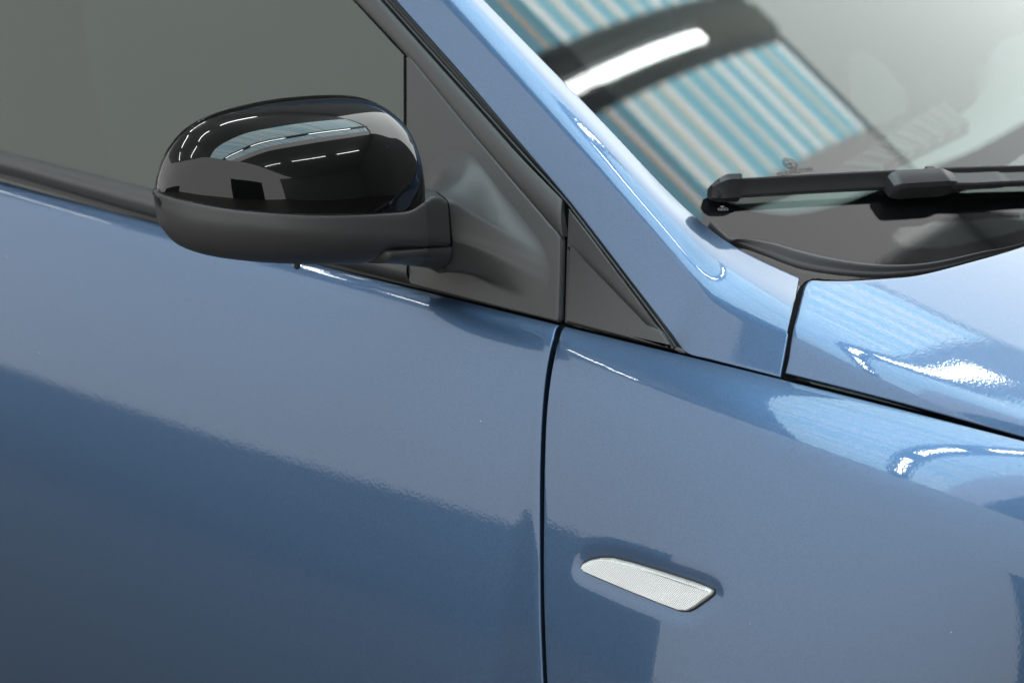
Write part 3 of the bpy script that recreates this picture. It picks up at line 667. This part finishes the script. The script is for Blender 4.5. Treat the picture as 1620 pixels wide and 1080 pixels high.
# arm under the housing and the foot that flares into the sail panel
ARMT = np.array([(545, 423), (556, 421), (569, 411), (589, 400.5), (640, 397), (690, 393), (730, 390)], float)
ARMB = np.array([(545, 424), (560, 423.5), (600, 424), (650, 427), (700, 433), (730, 437)], float)
arm = []
for s in np.linspace(-0.0335, 0.056, 30):
    fm = fplan(s) + 0.0025; zt = zat(s, fm, ARMT); z0 = min(zat(s, fm * 0.7, ARMB), zt - 0.0006); o_ = MO + AX * s
    arm.append([o_ + FR * 0.002 + ZZ * zt, o_ + FR * (fm - 0.001) + ZZ * zt, o_ + FR * fm + ZZ * (zt - 0.001 if zt - z0 > 0.003 else zt - 0.0002)] + [o_ + FR * (fm * cos(a) ** 0.8) + ZZ * (zt - (zt - z0) * (0.15 + 0.85 * sin(a))) for a in np.linspace(0.1, pi / 2, 10)] + [o_ + FR * -0.002 + ZZ * (z0 + 0.002)])
P = np.array(arm); k = P.shape[1]; V = P.reshape(-1, 3); F = grid_faces(P.shape[0], k, close_j=True) + [tuple(range(k))[::-1], tuple(range(len(V) - k, len(V)))]
f = F[(P.shape[0] // 2) * k + 4]
if np.cross(V[f[1]] - V[f[0]], V[f[2]] - V[f[0]]) @ FR < 0: F = [g_[::-1] for g_ in F]
mesh('mirror_arm', V, F, PLASTIC, mirror)
sN = -0.0325; fN = fplan(sN)
zT = zat(sN, fN, SEAM); zC = zat(sN, fN, CRE); zB = zat(sN, 0.7 * fN, ARMB)
RN = [(0.5 * fN, zT + 0.003), (0.8 * fN, zT + 0.001), (fN - 0.002, zT - 0.002), (fN, zT - 0.008), (fN + 0.002, zC + 0.010), (fN + 0.0035, zC + 0.002), (fN + 0.003, zC - 0.002), (fN - 0.002, zC * 0.6 + zB * 0.4), (0.7 * fN, zB + 0.001), (0.4 * fN, zB), (0.1 * fN, zB + 0.002), (-0.003, zB + 0.010), (-0.004, (zT + zB) / 2), (-0.003, zT - 0.010), (0.008, zT - 0.001)]
RB = [(735, 232), (790, 290), (838, 345), (868, 390), (878, 420), (879, 440), (874, 462), (850, 482), (815, 482), (775, 476), (725, 464), (680, 452), (655, 420), (655, 340), (680, 250)]
def closed_spline(P, n):
    P = np.asarray(P, float); Q = np.vstack([P[-3:], P, P[:4]]); m_ = len(P); c = catmull(Q, (len(Q) - 1) * 8 + 1)
    return c[3 * 8: (3 + m_) * 8]
rn = closed_spline(RN, 0); rb = closed_spline(RB, 0)
Nn = np.array([MO + AX * sN + FR * a + ZZ * b for a, b in rn]); Bb = hits(rb, F_green(-0.0056))
cB = Bb.mean(0); outn = nrm([0, -0.92, 0.387]); rad = Bb - cB; rad = nrm(rad - (rad @ outn)[:, None] * outn)
tt = np.linspace(0, 1, 40); rows = []
mag0, mag1 = 0.04, 0.085
for t in tt:
    h00, h10, h01, h11 = 2 * t ** 3 - 3 * t ** 2 + 1, t ** 3 - 2 * t ** 2 + t, -2 * t ** 3 + 3 * t ** 2, t ** 3 - t ** 2
    rows.append(h00 * Nn + h10 * (-AX * mag0) + h01 * Bb + h11 * rad * mag1)
P = np.array(rows); k = P.shape[1]; V = P.reshape(-1, 3); F = grid_faces(len(tt), k, close_j=True) + [tuple(range(k))]
f = F[10 * k + 24]
if np.cross(V[f[1]] - V[f[0]], V[f[2]] - V[f[0]]) @ FR < 0: F = [g_[::-1] for g_ in F]
mesh('mirror_foot', V, F, PLASTIC, mirror)
# drain nub under the housing
p0 = MO + AX * next(s for s in np.linspace(0, 0.3, 600) if proj(MO + AX * s + FR * 0.04)[0] < 468) + FR * 0.04
zn = zat((p0 - MO) @ AX, 0.04, np.array([(400, 422), (520, 422)], float)); V, F = [], []
for zz, rr in ((0.004, 0.0026), (0, 0.0026), (-0.0012, 0.0022), (-0.002, 0.001)):
    for a in np.linspace(0, 2 * pi, 13)[:-1]: V.append(p0 + np.array([rr * cos(a), rr * sin(a), zn + zz]))
mesh('drain_nub', V, grid_faces(4, 12, close_j=True) + [tuple(range(36, 48))], PLASTIC2, mirror)

# ------------------------------------------------------------------ wiper
wiper = bpy.data.objects.new('wiper', None); link(wiper, car)
def wp(L, h, n): return hits(resample(np.array(L, float), n), F_wind(h))
bp = wp([(1128, 309), (1300, 299), (1500, 289), (1700, 283)], 0.005, 40); nb = n_wind(bp)
sgn = 1.0
tdir = nrm(bp[-1] - bp[0]); wdir = np.cross(nb[0], tdir)
if wdir @ UP > 0: sgn = -1.0                                # profile's +w side looks down the glass
BL = [(0.0012, -0.004), (0.0012, 0.001), (0.0055, 0.0025), (0.0070, 0.0045), (0.0066, 0.006), (0.0042, 0.008), (0.0012, 0.0112), (-0.0014, 0.0155), (-0.0028, 0.016), (-0.0038, 0.0115), (-0.0058, 0.006), (-0.0058, 0.003), (-0.0012, 0.001), (-0.0012, -0.004)]
BL = [(a * sgn, b) for a, b in BL]
sweep('wiper_blade', bp, BL, WIPERM, wiper, nb)
ep = wp([(1120.5, 309.5), (1126, 309.2), (1134, 308.6), (1142, 308), (1162, 307)], 0.004, 12)
sweep('blade_end_cap', ep, [(a * sgn, b) for a, b in ((0.003, -0.003), (0.0085, 0.0), (0.0092, 0.006), (0.007, 0.0085), (0.001, 0.0195), (-0.004, 0.0205), (-0.006, 0.014), (-0.0075, 0.004), (-0.003, -0.003))], WIPERM, wiper, n_wind(ep), scale=np.r_[0.55, 0.7, 0.8, 0.88, 0.94, 0.98, np.ones(6)])
ad = wp([(1401, 300), (1404, 299.6), (1412, 299.2), (1460, 296.5), (1494, 294.5), (1506, 293.5), (1514, 293)], 0.010, 30)
AD = [(0.0092, -0.003), (0.0098, 0.0), (0.0100, 0.0110), (0.0080, 0.0148), (0.0074, 0.0151), (-0.0076, 0.0151), (-0.0084, 0.0145), (-0.0092, 0.010), (-0.0092, -0.003)]
sc_ = np.ones(30); sc_[:4] = (0.7, 0.84, 0.93, 0.98); sc_[-9:] = np.linspace(1, 0.55, 9)
sweep('blade_adapter', ad, [(a * sgn, b) for a, b in AD], WIPERM, wiper, n_wind(ad), scale=sc_)
bt = wp([(1466, 271.5), (1478, 271)], 0.0236, 4)
sweep('release_button', bt, [(a * sgn, b) for a, b in rect_prof(0.0042, 0.0026, 0.0005, 0.0)], RUBBER, wiper, n_wind(bt))
am = wp([(1496, 290), (1510, 290.5), (1530, 290.5), (1578, 288), (1580, 288), (1800, 279)], 0.014, 50)
wd = np.where(proj(am[:, :].T[0:3].T @ np.eye(3))[0] < 1580, 1.0, 0.86) if False else np.array([1.0 if proj(p)[0] < 1580 else 0.86 for p in am])
sweep('wiper_arm', am, [(a * sgn, b) for a, b in ((0.0075, 0.0), (0.0085, 0.002), (0.008, 0.006), (0.0065, 0.0075), (-0.0055, 0.0075), (-0.007, 0.006), (-0.0075, 0.0))], WIPERM, wiper, n_wind(am), scale=wd)
